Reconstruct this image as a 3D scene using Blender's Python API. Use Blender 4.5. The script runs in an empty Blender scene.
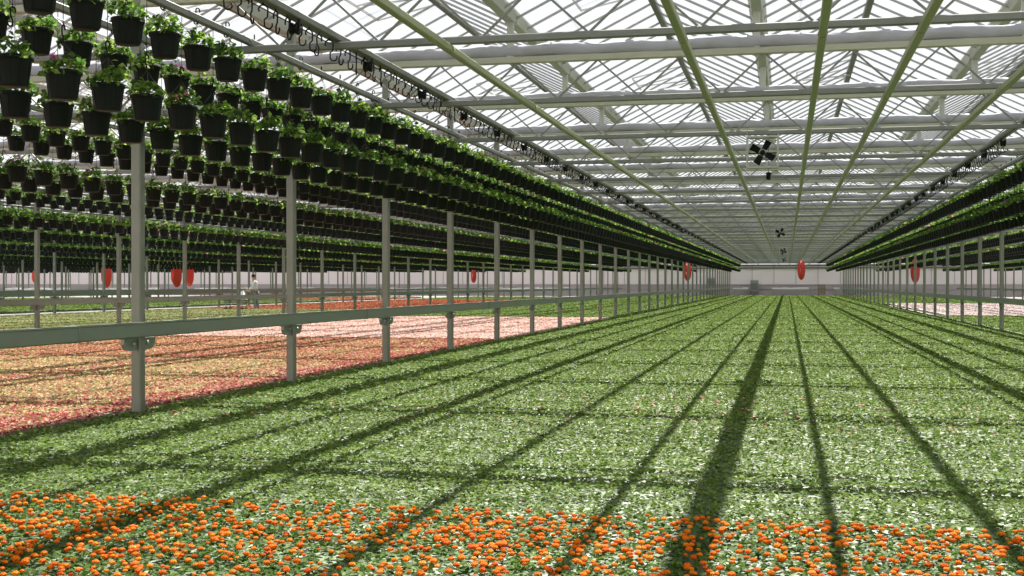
import bpy, math, random
import numpy as np
from mathutils import Vector, Matrix

random.seed(7)
RNG = np.random.default_rng(7)
C = bpy.context.scene.collection
SC = bpy.context.scene

# ------------------------------------------------------------------ camera, sky, sun, exposure
CAM_Z = 1.32                      # 1.2 m above the plant canopy
F_PX = 1240.0
YAW = math.atan(275.0 / F_PX)
cam_data = bpy.data.cameras.new('camera')
cam_data.sensor_width = 36.0
cam_data.lens = F_PX / 1024.0 * 36.0
cam_data.clip_end = 600
cam = bpy.data.objects.new('camera', cam_data)
C.objects.link(cam)
cam.location = (0, 0, CAM_Z)
cam.rotation_euler = (math.radians(90) - 4.0 / F_PX, 0, YAW)
SC.camera = cam

world = bpy.data.worlds.new('sky')
SC.world = world
world.use_nodes = True
wn = world.node_tree
wn.nodes.clear()
w_out = wn.nodes.new('ShaderNodeOutputWorld')
w_bg = wn.nodes.new('ShaderNodeBackground')
w_bg.inputs['Color'].default_value = (0.92, 0.955, 1.0, 1)
w_bg.inputs['Strength'].default_value = 0.93
wn.links.new(w_bg.outputs[0], w_out.inputs[0])

sun_data = bpy.data.lights.new('sun', 'SUN')
sun_data.energy = 19.0
sun_data.angle = math.radians(0.6)
sun_data.color = (1.0, 0.95, 0.86)
sun = bpy.data.objects.new('sun', sun_data)
C.objects.link(sun)
SUN_DIR = Vector((-0.02, -0.815, -1.0)).normalized()      # light travels towards the camera and down
sun.rotation_euler = SUN_DIR.to_track_quat('-Z', 'Y').to_euler()
sun.location = (0, 60, 40)

SC.view_settings.view_transform = 'Standard'
SC.view_settings.look = 'None'
SC.view_settings.gamma = 1
SC.view_settings.use_curve_mapping = False
SC.view_settings.exposure = 0.0
try:
    SC.cycles.transparent_max_bounces = 16
    SC.cycles.max_bounces = 8
    SC.cycles.diffuse_bounces = 4
except Exception:
    pass

# ------------------------------------------------------------------ helpers
def tag(o, label=None, cat=None, group=None, kind=None):
    if label: o['label'] = label
    if cat: o['category'] = cat
    if group: o['group'] = group
    if kind: o['kind'] = kind
    return o

def empty(name, loc=(0, 0, 0), rz=0.0, parent=None):
    o = bpy.data.objects.new(name, None)
    C.objects.link(o)
    o.location = loc
    o.rotation_euler = (0, 0, rz)
    o.empty_display_size = 0.1
    if parent: o.parent = parent
    return o

def link(name, me, parent=None, loc=(0, 0, 0), rot=(0, 0, 0), scale=None):
    o = bpy.data.objects.new(name, me)
    C.objects.link(o)
    o.location = loc
    o.rotation_euler = rot
    if scale: o.scale = scale
    if parent: o.parent = parent
    return o

def np_mesh(name, V, F, mats, midx=None, col=None, smooth=False):
    """V (n,3), F (m,k) with k = 3 or 4; col per vertex rgb"""
    V = np.asarray(V, dtype=np.float32); F = np.asarray(F, dtype=np.int32)
    me = bpy.data.meshes.new(name)
    k = F.shape[1]
    me.vertices.add(len(V)); me.vertices.foreach_set('co', V.ravel())
    me.loops.add(F.size); me.loops.foreach_set('vertex_index', F.ravel())
    me.polygons.add(len(F))
    me.polygons.foreach_set('loop_start', np.arange(0, F.size, k, dtype=np.int32))
    me.polygons.foreach_set('loop_total', np.full(len(F), k, dtype=np.int32))
    for m in mats: me.materials.append(m)
    if midx is not None: me.polygons.foreach_set('material_index', np.asarray(midx, dtype=np.int32))
    me.polygons.foreach_set('use_smooth', np.full(len(F), smooth, dtype=bool))
    me.update(calc_edges=True)
    if col is not None:
        a = me.color_attributes.new('tint', 'FLOAT_COLOR', 'POINT')
        c4 = np.ones((len(V), 4), dtype=np.float32); c4[:, :3] = col
        a.data.foreach_set('color', c4.ravel())
    return me

class MB:
    """mesh builder: collects simple shapes into one mesh"""
    def __init__(s): s.v = []; s.f = []; s.m = []; s.sm = []
    def add(s, vs, fs, m=0, sm=False):
        n = len(s.v); s.v += [tuple(v) for v in vs]
        s.f += [tuple(i + n for i in f) for f in fs]
        s.m += [m] * len(fs); s.sm += [sm] * len(fs)
        return s
    def box(s, x0, x1, y0, y1, z0, z1, m=0, bev=0.0):
        if bev <= 0:
            vs = [(x, y, z) for z in (z0, z1) for y in (y0, y1) for x in (x0, x1)]
            fs = [(0, 2, 3, 1), (4, 5, 7, 6), (0, 1, 5, 4), (2, 6, 7, 3), (0, 4, 6, 2), (1, 3, 7, 5)]
            return s.add(vs, fs, m)
        b = bev
        # bevelled box: rounded rectangle profile in the two smaller axes extruded along the longest
        d = [x1 - x0, y1 - y0, z1 - z0]; ax = d.index(max(d))
        lo = [x0, y0, z0]; hi = [x1, y1, z1]
        a1, a2 = [i for i in range(3) if i != ax]
        prof = [(lo[a1] + b, lo[a2]), (hi[a1] - b, lo[a2]), (hi[a1], lo[a2] + b), (hi[a1], hi[a2] - b),
                (hi[a1] - b, hi[a2]), (lo[a1] + b, hi[a2]), (lo[a1], hi[a2] - b), (lo[a1], lo[a2] + b)]
        vs = []
        for e in (lo[ax], hi[ax]):
            for p in prof:
                q = [0, 0, 0]; q[ax] = e; q[a1] = p[0]; q[a2] = p[1]; vs.append(tuple(q))
        fs = [tuple(range(8))[::-1], tuple(range(8, 16))] + [(i, (i + 1) % 8, 8 + (i + 1) % 8, 8 + i) for i in range(8)]
        return s.add(vs, fs, m)
    def tube(s, pts, r, n=6, m=0, cap=True, sm=True):
        pts = [Vector(p) for p in pts]
        rr = r if isinstance(r, (list, tuple)) else [r] * len(pts)
        vs = []; prev = None
        for i, p in enumerate(pts):
            t = (pts[min(i + 1, len(pts) - 1)] - pts[max(i - 1, 0)]).normalized()
            if prev is None:
                a = Vector((0, 0, 1)) if abs(t.z) < 0.9 else Vector((1, 0, 0))
                u = t.cross(a).normalized()
            else:
                u = (prev - t * prev.dot(t)).normalized()
            prev = u; w = t.cross(u)
            for k in range(n):
                an = 2 * math.pi * k / n
                vs.append(p + (u * math.cos(an) + w * math.sin(an)) * rr[i])
        fs = []
        for i in range(len(pts) - 1):
            for k in range(n):
                fs.append((i * n + k, i * n + (k + 1) % n, (i + 1) * n + (k + 1) % n, (i + 1) * n + k))
        if cap:
            fs.append(tuple(range(n))[::-1]); fs.append(tuple(range((len(pts) - 1) * n, len(pts) * n)))
        return s.add(vs, fs, m, sm)
    def bar(s, a, b, w, h=None, m=0):
        """rectangular bar between two points"""
        h = h or w; a = Vector(a); b = Vector(b); t = (b - a).normalized()
        up = Vector((0, 0, 1)) if abs(t.z) < 0.95 else Vector((0, 1, 0))
        u = t.cross(up).normalized() * w / 2; v = u.cross(t).normalized() * h / 2
        vs = [a - u - v, a + u - v, a + u + v, a - u + v, b - u - v, b + u - v, b + u + v, b - u + v]
        return s.add(vs, [(0, 3, 2, 1), (4, 5, 6, 7), (0, 1, 5, 4), (1, 2, 6, 5), (2, 3, 7, 6), (3, 0, 4, 7)], m)
    def lathe(s, prof, n=16, c=(0, 0, 0), m=0, sm=True):
        vs = []; 
        for r, z in prof:
            for k in range(n):
                a = 2 * math.pi * k / n
                vs.append((c[0] + r * math.cos(a), c[1] + r * math.sin(a), c[2] + z))
        fs = [(i * n + k, i * n + (k + 1) % n, (i + 1) * n + (k + 1) % n, (i + 1) * n + k) for i in range(len(prof) - 1) for k in range(n)]
        return s.add(vs, fs, m, sm)
    def mesh(s, name, *mats):
        me = bpy.data.meshes.new(name); me.from_pydata(s.v, [], s.f)
        for m in mats: me.materials.append(m)
        me.polygons.foreach_set('material_index', s.m); me.polygons.foreach_set('use_smooth', s.sm)
        me.update(); return me
    def obj(s, name, mats, parent=None, **kw):
        if not isinstance(mats, (list, tuple)): mats = [mats]
        return link(name, s.mesh(name, *mats), parent, **kw)

ONES = ['', 'first', 'second', 'third', 'fourth', 'fifth', 'sixth', 'seventh', 'eighth', 'ninth', 'tenth', 'eleventh', 'twelfth',
        'thirteenth', 'fourteenth', 'fifteenth', 'sixteenth', 'seventeenth', 'eighteenth', 'nineteenth']
TENS = ['', '', 'twenty', 'thirty', 'forty', 'fifty', 'sixty', 'seventy', 'eighty', 'ninety']
def ordinal(n):
    if n < 20: return ONES[n]
    if n >= 100:
        r = n % 100
        pre = {1: 'one hundred', 2: 'two hundred', 3: 'three hundred'}[n // 100]
        return pre + 'th' if r == 0 else pre + ' ' + ordinal(r)
    t, o = divmod(n, 10)
    return TENS[t][:-1] + 'ieth' if o == 0 else TENS[t] + '-' + ONES[o]

def project(x, y, z):
    st, ct = math.sin(YAW), math.cos(YAW)
    d = -x * st + y * ct
    if d <= 0.05: return None
    l = x * ct + y * st
    return 512 + F_PX * l / d, 284 - F_PX * (z - CAM_Z) / d, d

def x_at(u, Y):
    """world X seen in column u at distance Y down the house"""
    return Y * math.tan(math.atan((u - 512) / F_PX) - YAW)

# ------------------------------------------------------------------ materials
def mat(name, color, rough=0.5, metal=0.0, noise=0.0, nscale=8.0, bump=0.0, color2=None, spec=0.5):
    m = bpy.data.materials.new(name); m.use_nodes = True
    nt = m.node_tree; b = nt.nodes['Principled BSDF']
    b.inputs['Roughness'].default_value = rough; b.inputs['Metallic'].default_value = metal
    b.inputs['Specular IOR Level'].default_value = spec
    b.inputs['Base Color'].default_value = (*color, 1)
    tc = nt.nodes.new('ShaderNodeTexCoord')
    nz = nt.nodes.new('ShaderNodeTexNoise'); nz.inputs['Scale'].default_value = nscale; nz.inputs['Detail'].default_value = 4
    nt.links.new(tc.outputs['Object'], nz.inputs['Vector'])
    c2 = color2 or tuple(c * (1 - noise) for c in color)
    mx = nt.nodes.new('ShaderNodeMix'); mx.data_type = 'RGBA'
    mx.inputs[6].default_value = (*color, 1); mx.inputs[7].default_value = (*c2, 1)
    nt.links.new(nz.outputs['Fac'], mx.inputs[0]); nt.links.new(mx.outputs[2], b.inputs['Base Color'])
    if bump > 0:
        bp = nt.nodes.new('ShaderNodeBump'); bp.inputs['Strength'].default_value = bump
        nt.links.new(nz.outputs['Fac'], bp.inputs['Height']); nt.links.new(bp.outputs[0], b.inputs['Normal'])
    return m

def leaf_mat(name, translucency=0.3, rough=0.62, spec=0.12):
    m = bpy.data.materials.new(name); m.use_nodes = True
    nt = m.node_tree; b = nt.nodes['Principled BSDF']; out = nt.nodes['Material Output']
    at = nt.nodes.new('ShaderNodeAttribute'); at.attribute_name = 'tint'
    tc = nt.nodes.new('ShaderNodeTexCoord')
    nz = nt.nodes.new('ShaderNodeTexNoise'); nz.inputs['Scale'].default_value = 60
    nt.links.new(tc.outputs['Object'], nz.inputs['Vector'])
    hs = nt.nodes.new('ShaderNodeHueSaturation')
    mr = nt.nodes.new('ShaderNodeMapRange'); mr.inputs['To Min'].default_value = 0.85; mr.inputs['To Max'].default_value = 1.15
    nt.links.new(nz.outputs['Fac'], mr.inputs['Value']); nt.links.new(mr.outputs[0], hs.inputs['Value'])
    nt.links.new(at.outputs['Color'], hs.inputs['Color'])
    nt.links.new(hs.outputs[0], b.inputs['Base Color'])
    b.inputs['Roughness'].default_value = rough; b.inputs['Specular IOR Level'].default_value = spec
    tr = nt.nodes.new('ShaderNodeBsdfTranslucent'); nt.links.new(hs.outputs[0], tr.inputs['Color'])
    ms = nt.nodes.new('ShaderNodeMixShader'); ms.inputs[0].default_value = translucency
    nt.links.new(b.outputs[0], ms.inputs[1]); nt.links.new(tr.outputs[0], ms.inputs[2]); nt.links.new(ms.outputs[0], out.inputs['Surface'])
    return m

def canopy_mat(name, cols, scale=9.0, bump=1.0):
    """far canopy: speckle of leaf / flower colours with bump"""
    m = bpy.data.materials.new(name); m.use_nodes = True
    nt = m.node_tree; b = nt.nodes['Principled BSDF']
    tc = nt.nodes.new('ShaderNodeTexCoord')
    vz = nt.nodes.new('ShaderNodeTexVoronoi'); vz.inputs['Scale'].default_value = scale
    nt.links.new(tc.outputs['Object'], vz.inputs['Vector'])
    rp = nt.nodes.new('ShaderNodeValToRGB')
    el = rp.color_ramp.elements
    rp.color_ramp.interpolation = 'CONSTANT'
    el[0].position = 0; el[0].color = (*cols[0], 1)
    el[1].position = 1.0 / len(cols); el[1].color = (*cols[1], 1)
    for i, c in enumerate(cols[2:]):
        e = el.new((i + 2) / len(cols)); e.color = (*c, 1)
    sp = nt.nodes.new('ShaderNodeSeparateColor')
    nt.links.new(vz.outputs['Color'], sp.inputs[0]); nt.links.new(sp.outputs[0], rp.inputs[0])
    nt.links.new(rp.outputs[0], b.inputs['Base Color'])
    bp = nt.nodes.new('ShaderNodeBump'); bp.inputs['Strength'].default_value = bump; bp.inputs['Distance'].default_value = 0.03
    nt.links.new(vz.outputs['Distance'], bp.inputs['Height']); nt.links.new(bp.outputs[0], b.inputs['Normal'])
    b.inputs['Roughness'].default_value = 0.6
    return m

def glass_mat():
    m = bpy.data.materials.new('roof_glass'); m.use_nodes = True
    nt = m.node_tree; nt.nodes.clear()
    out = nt.nodes.new('ShaderNodeOutputMaterial')
    tp = nt.nodes.new('ShaderNodeBsdfTransparent'); tp.inputs[0].default_value = (0.97, 0.98, 0.98, 1)
    tl = nt.nodes.new('ShaderNodeBsdfTranslucent'); tl.inputs[0].default_value = (0.95, 0.95, 0.95, 1)
    gl = nt.nodes.new('ShaderNodeBsdfGlossy'); gl.inputs['Roughness'].default_value = 0.05
    nz = nt.nodes.new('ShaderNodeTexNoise'); nz.inputs['Scale'].default_value = 1.5
    mr = nt.nodes.new('ShaderNodeMapRange'); mr.inputs['To Min'].default_value = 0.03; mr.inputs['To Max'].default_value = 0.08
    nt.links.new(nz.outputs['Fac'], mr.inputs['Value'])
    m1 = nt.nodes.new('ShaderNodeMixShader'); m2 = nt.nodes.new('ShaderNodeMixShader'); m2.inputs[0].default_value = 0.05
    nt.links.new(mr.outputs[0], m1.inputs[0]); nt.links.new(tp.outputs[0], m1.inputs[1]); nt.links.new(tl.outputs[0], m1.inputs[2])
    nt.links.new(m1.outputs[0], m2.inputs[1]); nt.links.new(gl.outputs[0], m2.inputs[2]); nt.links.new(m2.outputs[0], out.inputs[0])
    return m

M = dict(
    steel=mat('galvanised_steel', (0.36, 0.37, 0.33), 0.45, 0.25, 0.25, 5),
    rail=mat('grey_green_rail', (0.20, 0.245, 0.205), 0.4, 0.3, 0.2, 4),
    post=mat('galvanised_post', (0.185, 0.205, 0.165), 0.45, 0.25, 0.28, 6),
    chord=mat('grey_chord', (0.16, 0.175, 0.155), 0.5, 0.2, 0.25, 5),
    cream=mat('pale_chord', (0.36, 0.37, 0.28), 0.5, 0.1, 0.2, 4),
    web=mat('web_steel', (0.17, 0.18, 0.16), 0.5, 0.2, 0.2, 6),
    curtain=mat('grey_shade_cloth', (0.36, 0.365, 0.40), 0.9, 0, 0.25, 7, 0.3),
    gutter=mat('aluminium_gutter', (0.44, 0.45, 0.41), 0.45, 0.1, 0.2, 3),
    green=mat('pale_green_pipe', (0.22, 0.27, 0.12), 0.5, 0, 0.35, 3, color2=(0.19, 0.21, 0.12)),
    bars=mat('glazing_bars', (0.33, 0.33, 0.34), 0.5, 0.2, 0.15, 6),
    black=mat('black_plastic', (0.006, 0.007, 0.006), 0.55, 0, 0.3, 12, spec=0.15),
    pot=mat('dark_pot_plastic', (0.006, 0.010, 0.008), 0.55, 0, 0.4, 9, spec=0.15),
    wire=mat('hanger_wire', (0.05, 0.05, 0.045), 0.5, 0.3, 0.2, 12),
    concrete=mat('concrete', (0.24, 0.23, 0.21), 0.9, 0, 0.2, 0.8, 0.1),
    wall=mat('white_end_wall', (0.86, 0.77, 0.80), 0.7, 0, 0.10, 0.6),
    knee=mat('grey_pink_knee_wall', (0.48, 0.43, 0.45), 0.7, 0, 0.2, 1.2),
    wallrib=mat('wall_rib', (0.45, 0.43, 0.44), 0.6, 0, 0.2, 3),
    darkpipe=mat('dark_pipe', (0.12, 0.12, 0.12), 0.5, 0.2, 0.2, 3),
    red=mat('red_hose', (0.70, 0.05, 0.03), 0.4, 0, 0.2, 5),
    tray=mat('white_tray', (0.80, 0.80, 0.82), 0.5, 0, 0.1, 5),
    wood=mat('brown_wood', (0.30, 0.20, 0.13), 0.7, 0, 0.4, 6),
    soil=mat('dark_soil', (0.03, 0.04, 0.018), 0.9, 0, 0.5, 20, 0.4),
    greybox=mat('grey_cabinet', (0.33, 0.34, 0.33), 0.5, 0, 0.2, 4),
    skin=mat('skin', (0.45, 0.27, 0.19), 0.6, 0, 0.1, 5),
    shirt=mat('white_shirt', (0.75, 0.76, 0.78), 0.8, 0, 0.1, 8, 0.1),
    trousers=mat('grey_trousers', (0.22, 0.24, 0.26), 0.85, 0, 0.2, 8, 0.1),
    hair=mat('dark_hair', (0.02, 0.015, 0.012), 0.7, 0, 0.3, 30),
    glass=glass_mat(),
    leaf=leaf_mat('leaf', 0.35), foliage=leaf_mat('basket_leaf', 0.5), petal=leaf_mat('petal', 0.25, 0.7, 0.1),
)

# ------------------------------------------------------------------ layout numbers (metres; h = height above the camera)
H0 = CAM_Z
BAY = 11.5
PY0, PSTEP, NP = 10.7, 3.72, 34                     # posts and trusses down the house
END_Y = 136.0
START_Y = -9.0
ROW_X = [-6.0 - BAY * k for k in range(8)]         # post rows to the left
ROW_R = [5.46, 17.0]
Z_CHORD, Z_TOP, Z_GUT, Z_RIDGE = H0 + 2.17, H0 + 2.66, H0 + 3.11, H0 + 3.85
SPAN = BAY / 4
GUT0 = -0.34                                        # the gutter nearly overhead
CANOPY = 0.12
X_LEFT, X_RIGHT = ROW_X[-1] - BAY, ROW_R[-1] + BAY

# ------------------------------------------------------------------ floor and walls
fl = MB(); fl.box(X_LEFT - 1, X_RIGHT + 1, START_Y - 1, END_Y + 1, -0.2, 0.0)
tag(fl.obj('floor', M['concrete']), kind='structure')

def end_wall():
    k = MB(); k.box(X_LEFT, X_RIGHT, END_Y - 0.10, END_Y - 0.002, 0, 1.28); k.box(X_LEFT, X_RIGHT, END_Y - 0.16, END_Y - 0.10, 1.20, 1.30); k.box(X_LEFT, X_RIGHT, END_Y - 0.2, END_Y - 0.10, 0.78, 0.86)
    tag(k.obj('trim_1', M['knee']), kind='structure')
    b = MB(); b.box(X_LEFT, X_RIGHT, END_Y, END_Y + 0.12, 0, H0 + 2.0)
    w = tag(b.obj('wall_back', M['wall']), kind='structure')
    r = MB()
    x = X_LEFT
    while x < X_RIGHT:
        r.box(x, x + 0.06, END_Y - 0.06, END_Y, 0, Z_GUT); x += 2.3
    r.obj('rib', M['wallrib'], w)
    p = MB()
    for z, t in ((H0 + 1.66, 0.12), (H0 + 1.92, 0.2)): p.box(X_LEFT, X_RIGHT, END_Y - 0.22, END_Y - 0.05, z, z + t, bev=0.03)
    p.obj('heating_pipe', M['darkpipe'], w)
    g = MB(); g.add([(X_LEFT, END_Y, H0 + 2.0), (X_RIGHT, END_Y, H0 + 2.0), (X_RIGHT, END_Y, Z_GUT), (X_LEFT, END_Y, Z_GUT)], [(0, 1, 2, 3)])
    x = GUT0 - SPAN * math.floor((GUT0 - X_LEFT) / SPAN)
    while x + SPAN <= X_RIGHT + 0.01:
        g.add([(x, END_Y, Z_GUT), (x + SPAN, END_Y, Z_GUT), (x + SPAN / 2, END_Y, Z_RIDGE)], [(0, 1, 2)]); x += SPAN
    g.obj('gable_glass', M['glass'], w)
end_wall()
for nm, x in (('wall_left', X_LEFT - 0.12), ('wall_right', X_RIGHT)):
    b = MB(); b.box(x, x + 0.12, START_Y, END_Y, 0, Z_GUT); tag(b.obj(nm, M['wall']), kind='structure')
b = MB(); b.box(X_LEFT, X_RIGHT, START_Y - 0.12, START_Y, 0, Z_GUT); tag(b.obj('wall_front', M['wall']), kind='structure')

# ------------------------------------------------------------------ glass roof, one object for each span
def roof_span_meshes():
    y0, y1 = START_Y, END_Y; hs = SPAN / 2; rise = Z_RIDGE - Z_GUT
    g = MB()
    g.add([(0, y0, 0.05), (0, y1, 0.05), (hs, y1, rise), (hs, y0, rise)], [(0, 1, 2, 3)])
    g.add([(SPAN, y0, 0.05), (SPAN, y1, 0.05), (hs, y1, rise), (hs, y0, rise)], [(0, 3, 2, 1)])
    bar = MB(); y = PY0 - PSTEP * 5; step = PSTEP / 6
    while y < y1:
        if y > y0:
            bar.bar((0.03, y, 0.03), (hs, y, rise - 0.02), 0.018, 0.028)
            bar.bar((SPAN - 0.03, y, 0.03), (hs, y, rise - 0.02), 0.018, 0.028)
        y += step
    rid = MB()
    rid.box(hs - 0.045, hs + 0.045, y0, y1, rise - 0.06, rise + 0.03, bev=0.015)
    gut = MB()
    w = 0.10
    gut.add([(-w, y0, 0.12), (-w * 0.55, y0, 0), (w * 0.55, y0, 0), (w, y0, 0.12), (w * 0.9, y0, 0.12), (w * 0.5, y0, 0.02), (-w * 0.5, y0, 0.02), (-w * 0.9, y0, 0.12),
             (-w, y1, 0.12), (-w * 0.55, y1, 0), (w * 0.55, y1, 0), (w, y1, 0.12), (w * 0.9, y1, 0.12), (w * 0.5, y1, 0.02), (-w * 0.5, y1, 0.02), (-w * 0.9, y1, 0.12)],
            [(i, (i + 1) % 8, 8 + (i + 1) % 8, 8 + i) for i in range(8)])
    y = PY0 - PSTEP * 5 + 0.05
    while y < y1:                                   # joint bands of the gutter
        gut.box(-w * 0.75, w * 0.75, y - 0.03, y + 0.03, -0.012, 0.03); y += PSTEP
    # open vents hinged at the ridge, every second section on one side
    v = MB(); y = PY0 - PSTEP * 3 + 0.3
    while y < y1 - 3:
        a0 = (hs, 0, rise + 0.03); L = 0.95; an = math.radians(12)
        e = (hs - L * math.cos(an), 0, rise + 0.03 - L * math.sin(an))
        for yy in (y, y + 0.9, y + 1.8): v.bar((a0[0], yy, a0[2]), (e[0], yy, e[2]), 0.018, 0.02)
        v.bar((e[0], y, e[2]), (e[0], y + 1.8, e[2]), 0.025, 0.025)
        v.bar((hs, y + 0.9, rise - 0.1), (e[0] + 0.1, y + 0.9, e[2]), 0.02, 0.02)
        y += PSTEP * 2
    return g.mesh('glass', M['glass']), bar.mesh('glazing_bar', M['bars']), rid.mesh('ridge', M['chord']), gut.mesh('gutter', M['gutter']), v.mesh('roof_vent', M['bars'])
rg, rb, rr_, rgut, rv = roof_span_meshes()
x = GUT0 - SPAN * math.floor((GUT0 - X_LEFT) / SPAN)
while x + SPAN <= X_RIGHT + 0.5:
    root = tag(empty('ceiling', (x, 0, Z_GUT)), kind='structure')
    for nm, me in (('glass', rg), ('glazing_bar', rb), ('ridge', rr_), ('roof_vent', rv), ('gutter', rgut)):
        link(nm, me, root)
    x += SPAN

# ------------------------------------------------------------------ trusses
def truss_meshes():
    L = BAY
    bc = MB(); bc.box(0.0, L, -0.033, 0.033, -0.033, 0.033, bev=0.008)
    tc = MB(); tc.box(0.0, L, -0.04, 0.04, Z_TOP - Z_CHORD - 0.04, Z_TOP - Z_CHORD + 0.04, bev=0.01)
    wb = MB(); n = 24
    zt = Z_TOP - Z_CHORD - 0.03
    for i in range(n):
        x0, x1 = L * i / n, L * (i + 1) / n
        a, b2 = ((x0, 0, zt), (x1, 0, 0.02)) if i % 2 == 0 else ((x0, 0, 0.02), (x1, 0, zt))
        wb.bar(a, b2, 0.02, 0.02)
    # folded curtain bundle on top of the upper chord
    cu = []; F = []; K = 10; N = 90
    for i in range(N + 1):
        xx = L * i / N
        for k in range(K):
            an = 2 * math.pi * k / K
            r = 0.075 + 0.012 * math.sin(i * 0.9 + k) + 0.008 * math.sin(i * 2.3 + 2 * k)
            cu.append((xx, 0.02 + r * 0.9 * math.cos(an), Z_TOP - Z_CHORD + 0.105 + r * math.sin(an) * 1.05 + 0.006 * math.sin(i * 0.33)))
    for i in range(N):
        for k in range(K): F.append((i * K + k, i * K + (k + 1) % K, (i + 1) * K + (k + 1) % K, (i + 1) * K + k))
    cm = np_mesh('shade_curtain', cu, F, [M['curtain']], smooth=True)
    st = MB(); st.box(-0.04, 0.04, -0.03, 0.03, Z_TOP - Z_CHORD + 0.03, Z_GUT - Z_CHORD + 0.02, bev=0.008)
    return bc.mesh('bottom_chord', M['chord']), tc.mesh('top_chord', M['cream']), wb.mesh('web', M['web']), cm, st.mesh('gutter_stub', M['gutter'])
TM = truss_meshes()
BAYNAME = {0: 'over the main green bed', -1: 'over the pink bed', 1: 'over the bed beyond the right posts'}
truss_bays = [(0, ROW_X[0], -5)] + [(-k - 1, ROW_X[k] - BAY, 0) for k in range(8)] + [(1, ROW_R[0], 0), (2, ROW_R[1], 0)]
WORDS = ['', 'first', 'second', 'third', 'fourth', 'fifth', 'sixth', 'seventh', 'eighth']
for bay, xl, _ in truss_bays:
    n = 0
    for k in range(-3, NP):
        Y = PY0 + PSTEP * k
        near = xl + BAY if bay < 0 else xl
        if bay < 0 and Y < abs(near) / 0.76 - 1: continue
        if bay > 0 and Y < near / 0.175 - 4: continue
        if bay < -4: continue
        n += 1
        root = empty('roof_truss', (xl, Y, Z_CHORD))
        where = BAYNAME.get(bay) or ('over the %s bay %s of the main bed' % (WORDS[abs(bay)], 'left' if bay < 0 else 'right'))
        tag(root, 'grey-curtained roof truss %s, %s down the house' % (where, ordinal(n)), 'roof truss', 'trusses ' + where)
        for nm, me in zip(('bottom_chord', 'top_chord', 'web', 'shade_curtain'), TM[:4]): link(nm, me, root)
        if bay in (0, -1, 1):
            for j in range(-2, 5):
                gx = GUT0 + SPAN * j + bay * BAY - xl
                if 0.1 < gx < BAY - 0.1: link('gutter_stub', TM[4], root, (gx, 0, 0))

# ------------------------------------------------------------------ long pipes along the house
def long_pipe(name, xx, h, r, m, label, cat, group, y0=START_Y + 0.5, y1=END_Y - 1, square=False, wide=1.0):
    b = MB()
    if square: b.box(-r * wide, r * wide, y0, y1, -r, r, bev=r * 0.25)
    else: b.tube([(0, y0, 0), (0, y1, 0)], r, 10)
    # couplings every 3.72 m
    y = PY0 - PSTEP * 5
    while y < y1:
        if y > y0: b.tube([(0, y - 0.04, 0), (0, y + 0.04, 0)], r * 1.25, 8)
        y += PSTEP
    o = b.obj(name, M[m], loc=(xx, 0, H0 + h)); return tag(o, label, cat, group)
for xx, lab in ((-2.94, 'pale green pipe under the trusses, leftmost of the green ones'),
                (-0.87, 'pale green pipe under the trusses, just left of the hanging fan'),
                (0.29, 'pale green pipe under the trusses, just right of the hanging fan'),
                (1.08, 'pale green pipe under the trusses, second to the right of the fan'),
                (2.26, 'pale green pipe under the trusses, rightmost of the green ones')):
    long_pipe('overhead_pipe', xx, 2.095, 0.034, 'green', lab, 'pipe', 'green pipes under the trusses', square=True)

# strands of hanging baskets: (x, has hooks only, frame side)
LEFT_STR = []
for k in range(8):
    for xx in (-4.88, -5.78, -9.4, -10.25):
        LEFT_STR.append(xx - BAY * k)
RIGHT_STR = [4.08, 5.0, 9.0, 9.85, 15.5, 16.4, 20.4, 21.3]
def strand_name(xx):
    names = {-4.88: 'aisle strand left of the main bed', -5.78: 'strand in front of the left posts',
             4.08: 'aisle strand right of the main bed', 5.0: 'strand beside the right posts',
             -9.4: 'nearer strand over the pink bed', -10.25: 'farther strand over the pink bed',
             9.0: 'nearer strand beyond the right posts', 9.85: 'farther strand beyond the right posts'}
    if xx in names: return names[xx]
    L = LEFT_STR if xx < 0 else RIGHT_STR
    return '%s strand %s of the main bed' % (ordinal(L.index(xx) + 1), 'left' if xx < 0 else 'right')
for xx in [-4.03] + LEFT_STR:
    if xx < -60: continue
    lab = 'grey conveyor rail carrying the row of empty hooks at left' if xx == -4.03 else 'grey conveyor rail above the %s' % strand_name(xx)
    long_pipe('conveyor_rail', xx, 2.25, 0.03, 'chord', lab, 'rail', 'basket conveyor rails', square=True, y0=2.0, wide=1.8 if xx in (-4.03, 3.2) else 1.0)  # hook rail made wider to cast a broader shadow on the bed
for xx in [3.2] + RIGHT_STR:
    lab = 'grey conveyor rail carrying the row of empty hooks at right' if xx == 3.2 else 'grey conveyor rail above the %s' % strand_name(xx)
    long_pipe('conveyor_rail', xx, 2.25, 0.03, 'chord', lab, 'rail', 'basket conveyor rails', square=True, y0=2.0, wide=1.8 if xx in (-4.03, 3.2) else 1.0)  # right hook rail likewise widened for its shadow

# ------------------------------------------------------------------ posts and side rails
pm = MB(); pm.box(-0.05, 0.05, -0.05, 0.05, 0, Z_GUT + 0.02, bev=0.012); pm.box(-0.08, 0.08, -0.08, 0.08, 0, 0.015)
post_me = pm.mesh('post', M['post'])
def bracket_mesh(side):
    b = MB()
    prof = [(-0.29, 0.0), (-0.29, -0.05), (-0.25, -0.10), (-0.18, -0.115), (0.18, -0.115), (0.25, -0.10), (0.29, -0.05), (0.29, 0.0)]
    # plate parallel to the rail on the far side of the post
    vs = [(-side * 0.015, p[0], p[1]) for p in prof] + [(side * 0.02, p[0], p[1]) for p in prof]
    n = len(prof)
    b.add(vs, [tuple(range(n)), tuple(range(n, 2 * n))[::-1]] + [(i, n + i, n + (i + 1) % n, (i + 1) % n) for i in range(n)])
    b.box(-0.03, 0.03, -0.29, 0.29, -0.008, 0.0)
    return b.mesh('rail_bracket', M['rail'])
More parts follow.
